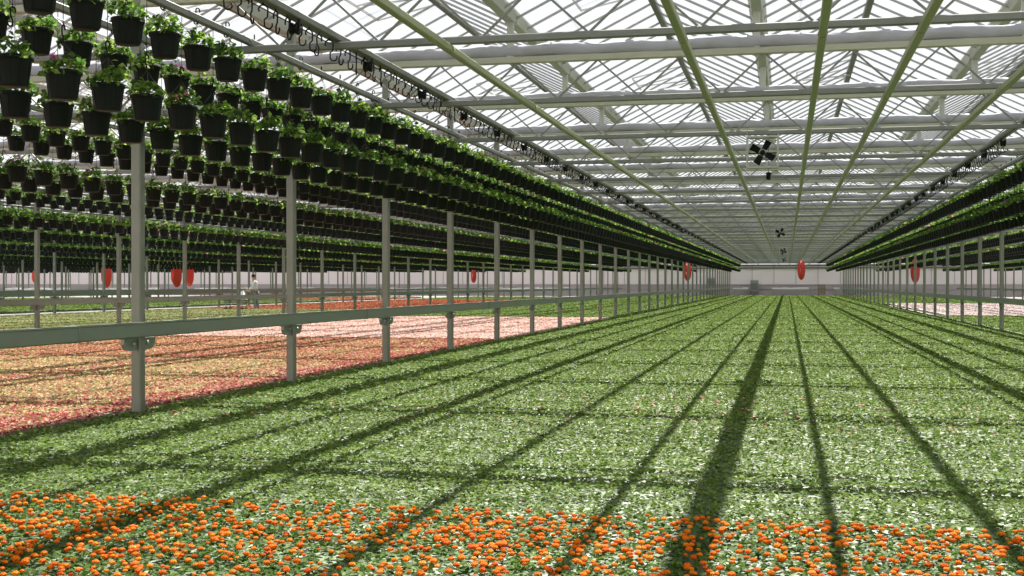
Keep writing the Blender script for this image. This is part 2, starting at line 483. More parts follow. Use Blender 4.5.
bb = MB(); bb.tube([(-0.05, 0, 0), (0.0, 0, 0), (0.012, 0, 0)], [0.012, 0.022, 0.014], 8); bolt_me = bb.mesh('bolt', M['steel'])
br_me = {1: bracket_mesh(1), -1: bracket_mesh(-1)}
RAIL_Z = CANOPY + 0.70
rows = [(xx, 1, PY0 if i == 0 else PY0 + 0.9) for i, xx in enumerate(ROW_X)] + [(ROW_R[0], -1, 34.3 - PSTEP * 8), (ROW_R[1], -1, 34.3 - PSTEP * 8)]
ROWNAME = {0: 'row between the green and pink beds', 8: 'row right of the main green bed'}
for ri, (xx, side, yb) in enumerate(rows):
    rn = ROWNAME.get(ri) or ('%s row beyond the pink bed' % ordinal(ri) if ri < 8 else 'far row at the right edge')
    n = 0
    for k in range(-2, NP):
        Y = yb + PSTEP * k
        if Y > END_Y - 2: continue
        if ri < 8 and Y < abs(xx) / 0.76 - (4 if ri == 0 else 0): continue
        if ri >= 8 and Y < xx / 0.175 - 1: continue
        n += 1
        root = empty('support_post', (xx, Y, 0))
        tag(root, 'square galvanised post, %s from the camera in the %s' % (ordinal(n), rn), 'post', 'posts of the ' + rn)
        link('post_tube', post_me, root)
        bk = link('rail_bracket', br_me[side], root, (0, 0, RAIL_Z - 0.01))
        if ri in (0, 8) and n < 16:
            for yy in (-0.13, 0.13): link('bolt', bolt_me, bk, (0.03 * side, yy, -0.05), scale=(side, 1, 1))
    # rail
    if 4 <= ri < 8: continue
    y0 = 3.0
    b = MB()
    xa, xb2 = (0.055, 0.115) if side > 0 else (-0.115, -0.055)
    b.box(xa, xb2, y0, END_Y - 3, 0.0, 0.135, bev=0.012)
    b.box(xa - 0.004, xb2 + 0.004, y0, END_Y - 3, 0.128, 0.142)
    y = yb - 1.2 - PSTEP * 2
    while y < END_Y - 4:
        if y > y0: b.box(xa - 0.006, xb2 + 0.006, y, y + 0.02, -0.004, 0.138)
        y += PSTEP * 2
    tag(b.obj('side_rail', M['rail'], loc=(xx, 0, RAIL_Z)), 'long grey-green rail fixed to the posts of the %s' % rn, 'rail', 'rails on the posts')

# ------------------------------------------------------------------ leaves
def leaves(P, size, tilt, rng, asp=0.72, cup=0.25, up=None):
    """quads: diamond leaves centred on P (n,3), size (n,)"""
    n = len(P)
    yaw = rng.uniform(0, 2 * np.pi, n)
    tl = rng.normal(0, tilt, n)
    d = np.stack([np.cos(yaw) * np.cos(tl), np.sin(yaw) * np.cos(tl), np.sin(tl)], 1)
    r0 = np.stack([-np.sin(yaw), np.cos(yaw), np.zeros(n)], 1)
    nrm = np.cross(d, r0)
    roll = rng.normal(0, tilt, n)[:, None]
    r = r0 * np.cos(roll) + nrm * np.sin(roll)
    nn = np.cross(d, r)
    s = size[:, None]
    a = P - d * s * 0.5; t = P + d * s * 0.5
    l = P - r * s * 0.5 * asp + nn * s * cup * 0.5 + d * s * 0.05
    rr = P + r * s * 0.5 * asp + nn * s * cup * 0.5 + d * s * 0.05
    V = np.stack([a, rr, t, l], 1).reshape(-1, 3)
    F = np.arange(4 * n).reshape(n, 4)
    return V, F

def pick(cols, w, n, rng, jit=0.18):
    cols = np.array(cols, dtype=np.float32); w = np.array(w, float); w /= w.sum()
    i = rng.choice(len(cols), n, p=w)
    return cols[i] * (1 + rng.uniform(-jit, jit, (n, 1)))

GREENS = [(0.0821, 0.142, 0.0207), (0.109, 0.178, 0.0275), (0.0547, 0.106, 0.0138), (0.171, 0.22, 0.0597), (0.137, 0.199, 0.0321)]
GW = [3, 3, 2, 1.6, 2]

def bump_base(x0, x1, y0, y1, z, amp, step, m, name, parent):
    nx = max(2, int((x1 - x0) / step) + 1); ny = max(2, int((y1 - y0) / step) + 1)
    nx = min(nx, 90); ny = min(ny, 500)
    xs = np.linspace(x0, x1, nx); ys = np.linspace(y0, y1, ny)
    X, Y = np.meshgrid(xs, ys); Z = z + RNG.uniform(-amp, amp, X.shape)
    V = np.stack([X, Y, Z], -1).reshape(-1, 3)
    i = np.arange(nx * ny).reshape(ny, nx)
    F = np.stack([i[:-1, :-1], i[:-1, 1:], i[1:, 1:], i[1:, :-1]], -1).reshape(-1, 4)
    # skirts so that the bed has depth
    n0 = len(V)
    rim = np.concatenate([i[0, :], i[1:, -1], i[-1, -2::-1], i[-2:0:-1, 0]])
    low = V[rim].copy(); low[:, 2] = 0.0
    V = np.vstack([V, low]); k = len(rim)
    a = np.arange(k); b2 = (a + 1) % k
    F = np.vstack([F, np.stack([rim[a], n0 + a, n0 + b2, rim[b2]], 1)])
    return link(name, np_mesh(name, V, F, [m], smooth=False), parent)

def in_view(x, y, margin=2.2):
    st, ct = math.sin(YAW), math.cos(YAW)
    d = -x * st + y * ct; l = x * ct + y * st
    return (d > 3.5) & (np.abs(l) < d * 0.413 + margin)

BANDS = [(3.5, 9, 1700, 0.034), (9, 14, 1300, 0.038), (14, 22, 900, 0.044), (22, 35, 500, 0.055), (35, 60, 230, 0.08), (60, 100, 90, 0.12), (100, 136, 50, 0.16)]
def scatter(x0, x1, y0, y1, dens=1.0, scale=1.0, zamp=0.03):
    P = []; S = []
    for a, b2, n, s in BANDS:
        ya, yb_ = max(a, y0), min(b2, y1)
        if yb_ <= ya: continue
        k = int((x1 - x0) * (yb_ - ya) * n * dens / scale ** 2)
        x = RNG.uniform(x0, x1, k); y = RNG.uniform(ya, yb_, k)
        keep = in_view(x, y); x, y = x[keep], y[keep]
        z = CANOPY - 0.004 + RNG.uniform(-0.010, 0.006, len(x)) + 0.004 * (np.sin(x * 17 + 2 * np.sin(y * 5)) * np.sin(y * 19 + x))
        P.append(np.stack([x, y, z], 1)); S.append(RNG.uniform(0.7, 1.3, len(x)) * s * scale)
    return np.vstack(P), np.concatenate(S)

def bed(name, x0, x1, y0, y1, cols, w, basecols, label, cat, tintfn=None, dens=1.0, tilt=0.36, matname='leaf'):
    root = empty(name, ((x0 + x1) / 2, y0, 0)); off = np.array([(x0 + x1) / 2, y0, 0])
    tag(root, label, cat, kind='stuff')
    P, S = scatter(x0, x1, y0, y1, dens)
    col = pick(cols, w, len(P), RNG)
    if tintfn is not None: col = tintfn(P, col)
    V, F = leaves(P, S, tilt, RNG)
    o = link('foliage', np_mesh('foliage', V - off, F, [M[matname]], col=np.repeat(col, 4, 0)), root)
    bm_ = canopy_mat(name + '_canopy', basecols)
    g = bump_base(x0, x1, y0, y1, CANOPY - 0.025, 0.006, 0.15, bm_, 'shaded_undergrowth', root)  # sheet darker than the leaves: shade of the gaps put into its colour
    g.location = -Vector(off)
    return root

def green_tint(P, col):
    n = len(P)
    # faint darker and paler tone bands across the bed and a rare pink or red bloom
    f = 0.5 + 0.5 * np.sin(P[:, 1] * 1.69 + 0.4) 
    col = col * (0.93 + 0.14 * f[:, None])
    r = RNG.uniform(0, 1, n)
    band = (P[:, 1] > 10.3) & (P[:, 1] < 13.5)
    m = (r < 0.012) & band
    col[m] = (0.75, 0.30, 0.30)
    pale = (P[:, 1] < 11) & (RNG.uniform(0, 1, n) < 0.16)
    col[pale] = col[pale] * 0.5 + np.array([0.085, 0.12, 0.05])
    return col
BASEG = [(0.018, 0.036, 0.0072), (0.03, 0.06, 0.012), (0.054, 0.09, 0.021), (0.024, 0.048, 0.0096)]  # dark greens standing in for the shade between leaves
XM0, XM1 = -6.06, 5.48
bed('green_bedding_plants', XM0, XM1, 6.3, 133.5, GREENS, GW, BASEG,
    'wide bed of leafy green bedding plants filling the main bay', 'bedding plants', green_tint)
MAR = [(0.0634, 0.122, 0.0194), (0.092, 0.162, 0.0302), (0.0346, 0.0774, 0.0108), (0.138, 0.194, 0.0606)]
mar = bed('marigold_bed', XM0, XM1, 2.6, 6.3, MAR, [3, 3, 2, 1.2], BASEG,
    'orange marigolds in bloom along the near edge of the green bed', 'marigolds')
def marigolds(root):
    n = 14500
    x = RNG.uniform(XM0, XM1, n); y = RNG.uniform(3.6, 6.34, n)
    dens = 0.5 + 0.3 * np.sin(x * 3.1 + y) + 0.3 * np.sin(y * 4.3 - x * 1.3)
    keep = in_view(x, y, 1.8) & (RNG.uniform(0, 1, n) < np.clip(0.30 + 0.35 * dens, 0.05, 1))
    x, y = x[keep], y[keep]; n = len(x)
    r = RNG.uniform(0.009, 0.0165, n); z = CANOPY + RNG.uniform(0.0, 0.022, n)
    # ruffled dome: rings of vertices pushed in and out like crowded petals
    m = 10; rings = [(0.55, -0.5), (1.0, -0.25), (1.05, 0.1), (0.85, 0.45), (0.45, 0.68), (0.08, 0.72)]
    B = []
    for q, (rad, zz) in enumerate(rings):
        for j in range(m):
            a = 2 * math.pi * (j + 0.5 * (q % 2)) / m
            k = 1.0 + (0.13 if (j + q) % 2 else -0.13)
            B.append((rad * k * math.cos(a), rad * k * math.sin(a), zz + (0.08 if j % 2 else -0.05)))
    B = np.array(B)
    BF = np.array([(q * m + j, q * m + (j + 1) % m, (q + 1) * m + (j + 1) % m, (q + 1) * m + j) for q in range(len(rings) - 1) for j in range(m)])
    cs = RNG.uniform(0, 2 * np.pi, n); c, s_ = np.cos(cs), np.sin(cs)
    Vx = B[None, :, 0] * c[:, None] - B[None, :, 1] * s_[:, None]; Vy = B[None, :, 0] * s_[:, None] + B[None, :, 1] * c[:, None]
    V = np.stack([Vx * r[:, None] + x[:, None], Vy * r[:, None] + y[:, None], B[None, :, 2] * r[:, None] + z[:, None]], -1).reshape(-1, 3)
    F = (BF[None] + (np.arange(n) * len(B))[:, None, None]).reshape(-1, 4)
    col = pick([(0.62, 0.14, 0.005), (0.66, 0.19, 0.010), (0.52, 0.09, 0.005), (0.66, 0.28, 0.04)], [4, 4, 2, 0.8], n, RNG, 0.1)
    o = link('flower_heads', np_mesh('flower_heads', V - np.array([(XM0 + XM1) / 2, 2.6, 0]), F, [M['petal']], col=np.repeat(col, len(B), 0)), root)
    o['kind'] = 'stuff'; o['label'] = 'bright orange marigold blooms'
marigolds(mar)

xp0, xp1 = ROW_X[1] + 0.1, -6.17
PINKS = [(0.448, 0.216, 0.137), (0.466, 0.36, 0.166), (0.31, 0.063, 0.0585), (0.31, 0.324, 0.117), (0.483, 0.306, 0.195), (0.121, 0.172, 0.0488)]
REDS = [(0.328, 0.054, 0.0585), (0.397, 0.117, 0.0878), (0.207, 0.0316, 0.0342), (0.431, 0.234, 0.156)]
def pink_tint(P, col):
    n = len(P)
    edge = (P[:, 0] > -6.75 + 0.15 * np.sin(P[:, 1] * 3)) & (RNG.uniform(0, 1, n) < 0.75)
    col[edge] = pick(REDS, [3, 3, 2, 2], int(edge.sum()), RNG)
    b2 = (np.sin(P[:, 0] * 2.4) > 0.85) & (RNG.uniform(0, 1, n) < 0.45)  # red flower rows, partly shadow streaks put into the petal colour
    col[b2] = pick(REDS, [1, 1, 1, 1], int(b2.sum()), RNG)
    y2 = (P[:, 1] > 18.5) & (RNG.uniform(0, 1, n) < 0.5)
    col[y2] = pick([(0.345, 0.09, 0.06), (0.39, 0.165, 0.105)], [1, 1], int(y2.sum()), RNG)
    return col
bed('pink_bedding_plants', xp0, xp1, 5.0, 26.5, PINKS, [3, 5.5, 1.2, 2.6, 2.6, 1.3], [(0.09, 0.027, 0.0225), (0.135, 0.063, 0.036), (0.054, 0.054, 0.018), (0.117, 0.036, 0.0315)],
    'mixed red, pink and yellow flowering plants left of the first posts', 'flowers', pink_tint, matname='petal')
bed('cream_bedding_plants', xp0, xp1, 26.5, 44.0, [(0.668, 0.488, 0.452), (0.628, 0.41, 0.357), (0.405, 0.234, 0.179), (0.243, 0.234, 0.126)], [5, 3, 1.5, 0.7],
    [(0.344, 0.234, 0.2), (0.182, 0.127, 0.0945), (0.263, 0.156, 0.136)], 'pale cream and blush flowering plants farther along the left bay', 'flowers', matname='petal')
bed('green_seedlings', xp0, xp1, 44.0, 133.5, GREENS, GW, BASEG, 'green bedding plants beyond the cream flowers in the left bay', 'bedding plants')
x20, x21 = ROW_X[2] + 0.1, ROW_X[1] - 0.1
bed('mixed_seedlings', x20, x21, 18.0, 56.0, [(0.189, 0.245, 0.0675), (0.236, 0.288, 0.108), (0.268, 0.187, 0.108), (0.432, 0.325, 0.203), (0.0945, 0.13, 0.0405)], [3, 3, 1.5, 1, 2], BASEG,
    'green and brownish young plants in the second bay from the left', 'bedding plants')
bed('orange_bedding_plants', x20, x21, 56.0, 92.0, [(0.383, 0.099, 0.045), (0.36, 0.135, 0.063), (0.315, 0.063, 0.036), (0.135, 0.144, 0.054)], [4, 3, 2, 0.7],
    [(0.18, 0.054, 0.027), (0.135, 0.036, 0.018), (0.09, 0.063, 0.0225)], 'strip of orange-red flowering plants behind the green seedlings', 'flowers', matname='petal')
bed('far_green_plants', x20, x21, 92.0, 114, GREENS, GW, BASEG, 'green plants at the far end of the second left bay', 'bedding plants')
x30, x31 = ROW_X[3] + 0.1, -33.6
bed('low_green_plants', x30, x31, 34.0, 90.0, GREENS, GW, BASEG, 'low green plants beyond the bare concrete aisle at far left', 'bedding plants')
bed('coral_bedding_plants', x30, x31, 92.0, 112.0, [(0.383, 0.117, 0.063), (0.36, 0.18, 0.112), (0.135, 0.144, 0.054)], [4, 2, 1],
    [(0.18, 0.063, 0.036), (0.135, 0.036, 0.018)], 'coral flowering plants far down the third left bay', 'flowers', matname='petal')
x40, x41 = ROW_X[4] + 0.1, ROW_X[3] - 0.1
bed('distant_green_plants', x40, x41, 50.0, 104.0, GREENS, GW, BASEG, 'distant green plants in the fourth left bay', 'bedding plants')
bed('outer_green_plants', ROW_X[5] + 0.1, ROW_X[4] - 0.1, 64.0, 100.0, GREENS, GW, BASEG, 'faint green plants farthest left, in the fifth bay', 'bedding plants')
xr0, xr1 = 5.62, 16.9
bed('right_green_plants', xr0, xr1, 26.0, 50.0, GREENS, GW, BASEG, 'green bedding plants right of the right-hand posts', 'bedding plants')
bed('white_bedding_plants', xr0 + 0.6, xr1, 50.0, 80.0, [(0.594, 0.509, 0.516), (0.54, 0.444, 0.432), (0.27, 0.261, 0.167)], [5, 3, 1],
    [(0.338, 0.274, 0.265), (0.203, 0.157, 0.139)], 'pale white flowering plants beyond the right-hand posts', 'flowers', matname='petal')
bed('far_right_green_plants', xr0, xr1, 80.0, 133.5, GREENS, GW, BASEG, 'green plants behind the white flowers at right', 'bedding plants')

# ------------------------------------------------------------------ hanging baskets
R_POT, H_POT = 0.128, 0.195
pb = MB()
pb.lathe([(0.0, -H_POT), (R_POT * 0.70, -H_POT), (R_POT * 0.73, -H_POT + 0.008), (R_POT * 0.90, -0.03), (R_POT * 0.91, -0.028), (R_POT * 0.99, -0.026), (R_POT, -0.002),
          (R_POT * 0.97, 0.0), (R_POT * 0.90, -0.02), (0, -0.025)], 18)
for k in range(9):   # moulded ribs
    a = 2 * math.pi * k / 9
    pb.bar((R_POT * 0.735 * math.cos(a), R_POT * 0.735 * math.sin(a), -H_POT + 0.01), (R_POT * 0.905 * math.cos(a), R_POT * 0.905 * math.sin(a), -0.03), 0.006, 0.006)
pot_me = pb.mesh('pot', M['pot'])
def hanger_mesh(up, long=0.0):
    b = MB()
    for k in range(3):
        a = 2 * math.pi * k / 3 + 0.5
        b.tube([(R_POT * 0.97 * math.cos(a), R_POT * 0.97 * math.sin(a), -0.01), (R_POT * 0.5 * math.cos(a), R_POT * 0.5 * math.sin(a), up * 0.6), (0, 0, up)], 0.0022, 4)
    return b.mesh('hanger', M['wire'])
def hook_pts(z, hgt, s=0.022):
    # J hook: curl at the top, straight shank, curl at the bottom
    p = [(0, s * math.cos(a) - 0, z + hgt - s + s * math.sin(a)) for a in np.linspace(math.radians(-30), math.radians(180), 7)]
    sh = [(0, -s * 0.9, z + hgt * 0.5), (0, -s * 0.2, z + 2 * s)]
    q = [(0, -s * 0.2 - s * 0.9 + s * 0.9 * math.cos(a), z + s + s * math.sin(a)) for a in np.linspace(math.radians(20), math.radians(-200), 7)]
    return p + sh + q
UP = 0.20                         # wires meet this far above the rim
hang_me = hanger_mesh(UP)
hk = MB(); hk.tube(hook_pts(UP - 0.01, 0.14), 0.006, 5)
hook_short = hk.mesh('hook', M['black'])
def drop_hook(L):
    b = MB(); b.tube(hook_pts(UP - 0.01, 0.13), 0.006, 5); b.tube([(0, -0.004, UP + 0.11), (0, 0, L)], 0.003, 4)
    return b.mesh('hook', M['black'])
Z_UP_RIM = H0 + 1.92 + 0.09
Z_LO_RIM = H0 + 1.38 + 0.09
hook_long = drop_hook(H0 + 2.24 - Z_LO_RIM)

LG = [(0.0688, 0.15, 0.0252), (0.115, 0.218, 0.0344), (0.0402, 0.0918, 0.0184), (0.196, 0.298, 0.0516), (0.252, 0.356, 0.0803)]
def foliage_mesh(seed, n=150, size=0.052, flowers=0):
    rng = np.random.default_rng(seed)
    a = rng.uniform(0, 2 * np.pi, n); r = np.sqrt(rng.uniform(0, 1, n)) * 0.155
    lop = 0.03 * np.cos(a - rng.uniform(0, 6))
    z = (0.10 - 2.6 * r ** 2 + lop) * rng.uniform(0.2, 1.25, n) + 0.005
    z = np.where(r > 0.14, z - rng.uniform(0, 0.06, n), z)
    P = np.stack([r * np.cos(a), r * np.sin(a), z], 1)
    V, F = leaves(P, rng.uniform(0.7, 1.3, n) * size, 0.6, rng, 0.8)
    col = pick(LG, [3, 3, 2, 2, 1], n, rng)
    return np_mesh('foliage', V, F, [M['foliage']], col=np.repeat(col, 4, 0))
FOL = [foliage_mesh(100 + i) for i in range(6)]
def bloom_mesh(seed, c):
    rng = np.random.default_rng(seed); n = 40
    cen = np.array([[0.07, 0.02, 0.10], [-0.05, -0.08, 0.08], [0.09, -0.06, 0.06]])[rng.integers(0, 3, n)]
    P = cen + rng.normal(0, 0.012, (n, 3)); V, F = leaves(P, np.full(n, 0.024), 0.6, rng, 0.9)
    return np_mesh('bloom', V, F, [M['petal']], col=np.repeat(pick([c], [1], n, rng, 0.1), 4, 0))
BLOOM = [bloom_mesh(5, (0.62, 0.10, 0.45)), bloom_mesh(6, (0.75, 0.25, 0.30))]

SP = 0.572
positions = []                    # (d, x, y, zrim, level, strand, index)
for xx in LEFT_STR + RIGHT_STR:
    ph = 7.41 if abs(xx + 4.88) < 0.01 else 7.13 + 0.19 * (hash(round(xx * 100)) % 3)
    for lev, z in ((0, Z_UP_RIM), (1, Z_LO_RIM)):
        y = ph + (SP / 2 if lev == 0 else 0) * (1 if abs(xx + 4.88) > .01 else 0) - (SP / 2 if (lev == 1 and abs(xx + 4.88) < .01) else 0)
        y -= SP * 7
        while y < 132.5:
            pr = project(xx, y, z - 0.05)
            shown = pr is not None and -22 < pr[0] < 1046 and -22 < pr[1]
            positions.append((pr[2] if pr else 0.0, xx, y, z, lev, shown))
            y += SP
cand = sorted([p for p in positions if p[5]])
indiv = cand[:300]
iset = set((p[1], p[2], p[4]) for p in indiv)
cnt = {}
for i, (d, xx, y, z, lev, _) in enumerate(sorted(indiv, key=lambda p: p[2])):
    key = (xx, lev); cnt[key] = cnt.get(key, 0) + 1
    root = empty('hanging_basket', (xx, y, z), RNG.uniform(0, 6.28))
    look = ['bushy green', 'loose leafy', 'bright green'][i % 3]
    has_bloom = (i * 7) % 11 == 3
    tag(root, '%s hanging basket, %s along the %s %s' % ('pink-flecked' if has_bloom else 'black leafy', ordinal(cnt[key]), 'upper' if lev == 0 else 'lower', strand_name(xx)),
        'hanging basket', '%s baskets of the %s' % ('upper' if lev == 0 else 'lower', strand_name(xx)))
    link('pot', pot_me, root, scale=(1, 1, 1))
    link('foliage', FOL[i % 6], root, rot=(0, 0, RNG.uniform(0, 6.28)), scale=(1, 1, RNG.uniform(0.85, 1.25)))
    if d < 16: link('hanger', hang_me, root)
    h = link('hook', hook_short if lev == 0 else hook_long, root); h.rotation_euler = (0, 0, -root.rotation_euler[2] + RNG.uniform(-0.4, 0.4))
    if has_bloom: link('bloom', BLOOM[i % 2], root)

def far_baskets(lst):
    Vs, Fs, Ms, Cs = [], [], [], []
    base = 0
    groups = {'near': [p for p in lst if p[0] < 42], 'mid': [p for p in lst if 42 <= p[0] < 75], 'far': [p for p in lst if p[0] >= 75]}
    for gname, L in groups.items():
        if not L: continue
        ns, nl, ls = {'near': (10, 60, 0.07), 'mid': (7, 22, 0.11), 'far': (5, 10, 0.16)}[gname]
        A = np.array([[p[1], p[2], p[3]] for p in L]); n = len(A)
        prof = [(0.001, -H_POT), (R_POT * 0.72, -H_POT), (R_POT * 0.91, -0.03), (R_POT, -0.02), (R_POT, 0.0), (0.001, -0.02)]
        th = 2 * np.pi * np.arange(ns) / ns
        B = np.array([[r * math.cos(t), r * math.sin(t), z] for r, z in prof for t in th])
        PF = np.array([(i * ns + k, i * ns + (k + 1) % ns, (i + 1) * ns + (k + 1) % ns, (i + 1) * ns + k) for i in range(len(prof) - 1) for k in range(ns)])
        V = (A[:, None, :] + B[None]).reshape(-1, 3)
        F = (PF[None] + (np.arange(n) * len(B))[:, None, None]).reshape(-1, 4)
        Vs.append(V); Fs.append(F + base); Ms.append(np.zeros(len(F), int)); Cs.append(np.ones((len(V), 3)) * 0.1); base += len(V)
        a = RNG.uniform(0, 2 * np.pi, (n, nl)); r = np.sqrt(RNG.uniform(0, 1, (n, nl))) * 0.15
        z = (0.10 - 2.6 * r ** 2) * RNG.uniform(0.2, 1.25, (n, nl)) + 0.005
        P = (A[:, None, :] + np.stack([r * np.cos(a), r * np.sin(a), z], -1)).reshape(-1, 3)
        V, F = leaves(P, RNG.uniform(0.7, 1.3, len(P)) * ls, 0.6, RNG, 0.8)
        Vs.append(V); Fs.append(F + base); Ms.append(np.ones(len(F), int)); base += len(V)
        col = pick(LG, [3, 3, 2, 2, 1], len(P), RNG)
        pk = RNG.uniform(0, 1, len(P)) < 0.015; col[pk] = (0.65, 0.2, 0.4)
        Cs.append(np.repeat(col, 4, 0))
        # hanging wires
        if gname != 'far':
            q = np.array([[-.004, 0, 0], [.004, 0, 0], [.004, 0, 1], [-.004, 0, 1], [0, -.004, 0], [0, .004, 0], [0, .004, 1], [0, -.004, 1]])
            top = H0 + 2.215 - A[:, 2]
            V = q[None] * np.stack([np.ones(n), np.ones(n), top], 1)[:, None, :] + A[:, None, :]
            V = V.reshape(-1, 3); F = np.arange(len(V)).reshape(-1, 4)
            Vs.append(V); Fs.append(F + base); Ms.append(np.full(len(F), 2)); Cs.append(np.zeros((len(V), 3))); base += len(V)
    me = np_mesh('hanging_baskets', np.vstack(Vs), np.vstack(Fs), [M['pot'], M['foliage'], M['wire']], np.concatenate(Ms), np.vstack(Cs))
    tag(link('distant_hanging_baskets', me), 'mass of small hanging baskets in long rows receding to the end wall', 'hanging baskets', kind='stuff')
rest = [p for p in positions if (p[1], p[2], p[4]) not in iset and p[2] > p[1] * -0.3 and (p[1] < 0 or p[2] > 12)]
rest = [p for p in rest if p[1] > -12 or p[2] > abs(p[1]) / 0.78 - 3]
rest = [p for p in rest if p[1] < 12 or p[2] > p[1] / 0.2]
far_baskets(rest)

# ------------------------------------------------------------------ empty hooks on the conveyor strands
hb = MB(); hb.tube(hook_pts(-0.21, 0.19, 0.036), 0.007, 5); hb.tube([(0, 0, -0.02), (0, 0, 0.0)], 0.006, 4)
hook_me = hb.mesh('empty_hook', M['black'])
hk = []
for xx, y0 in ((-4.03, 6.0), (3.2, 20.0)):
    y = y0
    while y < 131:
        pr = project(xx, y, H0 + 2.1)
        if pr and -10 < pr[0] < 1034 and -10 < pr[1]: hk.append((pr[2], xx, y))
        y += 0.24
hk.sort()
cnt = {-4.03: 0, 3.2: 0}
for i, (d, xx, y) in enumerate(hk[:300]):
    cnt[xx] += 1
    o = link('empty_hook', hook_me, loc=(xx, y, H0 + 2.22), rot=(0, 0, 1.57 + RNG.normal(0, 0.6)))
    tag(o, 'empty black hook hanging from the %s hook rail, %s from the camera' % ('left' if xx < 0 else 'right', ordinal(cnt[xx])), 'hook', 'empty hooks on the %s hook rail' % ('left' if xx < 0 else 'right'))
b = MB()
for d, xx, y in hk[300:]:
    b.tube([(xx, y + .02, H0 + 2.19), (xx, y - .02, H0 + 2.2), (xx, y - .02, H0 + 2.1), (xx, y + .0, H0 + 2.04), (xx, y - .04, H0 + 2.06)], 0.0045, 3)
tag(b.obj('distant_empty_hooks', M['black']), 'distant empty black hooks strung along both hook rails', 'hooks', kind='stuff')
# carrier cable and guide wheels
for xx, nm in ((-4.03, 'left'), (3.2, 'right')):
    b = MB(); b.tube([(xx - 0.05, 3, H0 + 2.195), (xx - 0.05, 132, H0 + 2.195)], 0.006, 5)
    tag(b.obj('carrier_cable', M['wire']), 'thin dark carrier cable along the %s row of empty hooks' % nm, 'cable')
wb = MB()
wb.tube([(-0.035, 0, 0), (-0.015, 0, 0), (0.0, 0, 0), (0.015, 0, 0), (0.035, 0, 0)], [0.055, 0.05, 0.035, 0.05, 0.055], 14)
wb.box(-0.045, -0.038, -0.015, 0.015, -0.02, 0.09); wb.box(0.038, 0.045, -0.015, 0.015, -0.02, 0.09)
wheel_me = wb.mesh('guide_wheel', M['black'])
cnt = {-4.03: 0, 3.2: 0}
for xx in (-4.03, 3.2):
    y = 7.9 if xx < 0 else 20.0
    while y < 131:
        pr = project(xx, y, H0 + 2.1)
        if pr and -10 < pr[0] < 1034 and -10 < pr[1]:
            cnt[xx] += 1
            tag(link('guide_wheel', wheel_me, loc=(xx, y, H0 + 2.14)), 'black cable guide wheel on the %s hook rail, %s from the camera' % ('left' if xx < 0 else 'right', ordinal(cnt[xx])), 'guide wheel', 'guide wheels on the hook rails')
        y += PSTEP / 2

# ------------------------------------------------------------------ circulation fans
def fan_meshes():
    fr = MB(); s = 0.215
    for sx in (-1, 1):
        fr.box(sx * s - 0.012, sx * s + 0.012, -0.09, 0.09, -s, s); fr.box(-s, s, -0.09, 0.09, sx * s - 0.012, sx * s + 0.012)
    ring = []
    n = 28; ro, ri = s * 0.97, s * 0.93
    V = []; F = []
    for i in range(n):
        a = 2 * math.pi * i / n
        for r, y in ((ri, -0.08), (ro, -0.08), (ro, 0.08), (ri, 0.08)): V.append((r * math.cos(a), y, r * math.sin(a)))
    for i in range(n):
        j = (i + 1) % n
        for k in range(4): F.append((i * 4 + k, i * 4 + (k + 1) % 4, j * 4 + (k + 1) % 4, j * 4 + k))
    fr.add(V, F)
    bl = MB(); a0 = 0
    vs = [(-0.038, 0.02, 0.05), (0.04, -0.02, 0.05), (0.052, -0.035, 0.178), (-0.048, 0.03, 0.188)]
    th = 0.006
    vv = vs + [(x, y + th, z) for x, y, z in vs]
    bl.add(vv, [(0, 1, 2, 3), (7, 6, 5, 4), (0, 4, 5, 1), (1, 5, 6, 2), (2, 6, 7, 3), (3, 7, 4, 0)])
    hubm = MB(); hubm.tube([(0, -0.05, 0), (0, -0.04, 0), (0, 0.10, 0)], [0.02, 0.034, 0.045], 12)
    hubm.bar((-s, 0.09, 0), (s, 0.09, 0), 0.02, 0.015)
    w = MB()
    for sx in (-1, 1): w.tube([(sx * s, 0, s), (sx * s, 0, 0.215 + 0.36)], 0.0035, 4)
    return fr.mesh('frame', M['steel']), bl.mesh('blade', M['black']), hubm.mesh('motor', M['black']), w.mesh('hanging_wire', M['steel'])
FM = fan_meshes()
for (yk, zz, xx), lab in zip(((PY0 + PSTEP * 2 - 0.15, 1.87, -0.34), (PY0 + PSTEP * 9.6, 1.87, -0.24), (PY0 + PSTEP * 16.6, 1.87, -0.2), (PY0 + PSTEP * 23.6, 1.87, -0.2)),
                             ('square-framed circulation fan with four black blades, nearest and largest', 'small black-bladed fan hanging behind the nearest large fan',
                              'small distant fan, third down the line over the main bed', 'tiny fan farthest down the line near the end wall')):
    root = tag(empty('circulation_fan', (xx, yk, H0 + zz)), lab, 'fan', 'circulation fans over the main bed')
    for nm, me in zip(('frame', 'hanging_wire'), (FM[0], FM[3])): link(nm, me, root)
    motor = link('motor', FM[2], root)
    for k in range(4): link('blade', FM[1], motor, rot=(0, math.radians(28 + 90 * k), 0))
b = MB(); b.tube([(0, 0, 0.6), (0, 0, 0.06)], 0.003, 4); b.lathe([(0.0, -0.06), (0.03, -0.055), (0.035, 0.03), (0.02, 0.055), (0.0, 0.06)], 10); b.lathe([(0.045, 0.03), (0.045, 0.036), (0, 0.06)], 10)
tag(b.obj('climate_sensor', M['black'], loc=(-0.26, PY0 + PSTEP * 2 + 0.0, H0 + 1.55)), 'small black climate sensor dangling just under the nearest fan', 'sensor')

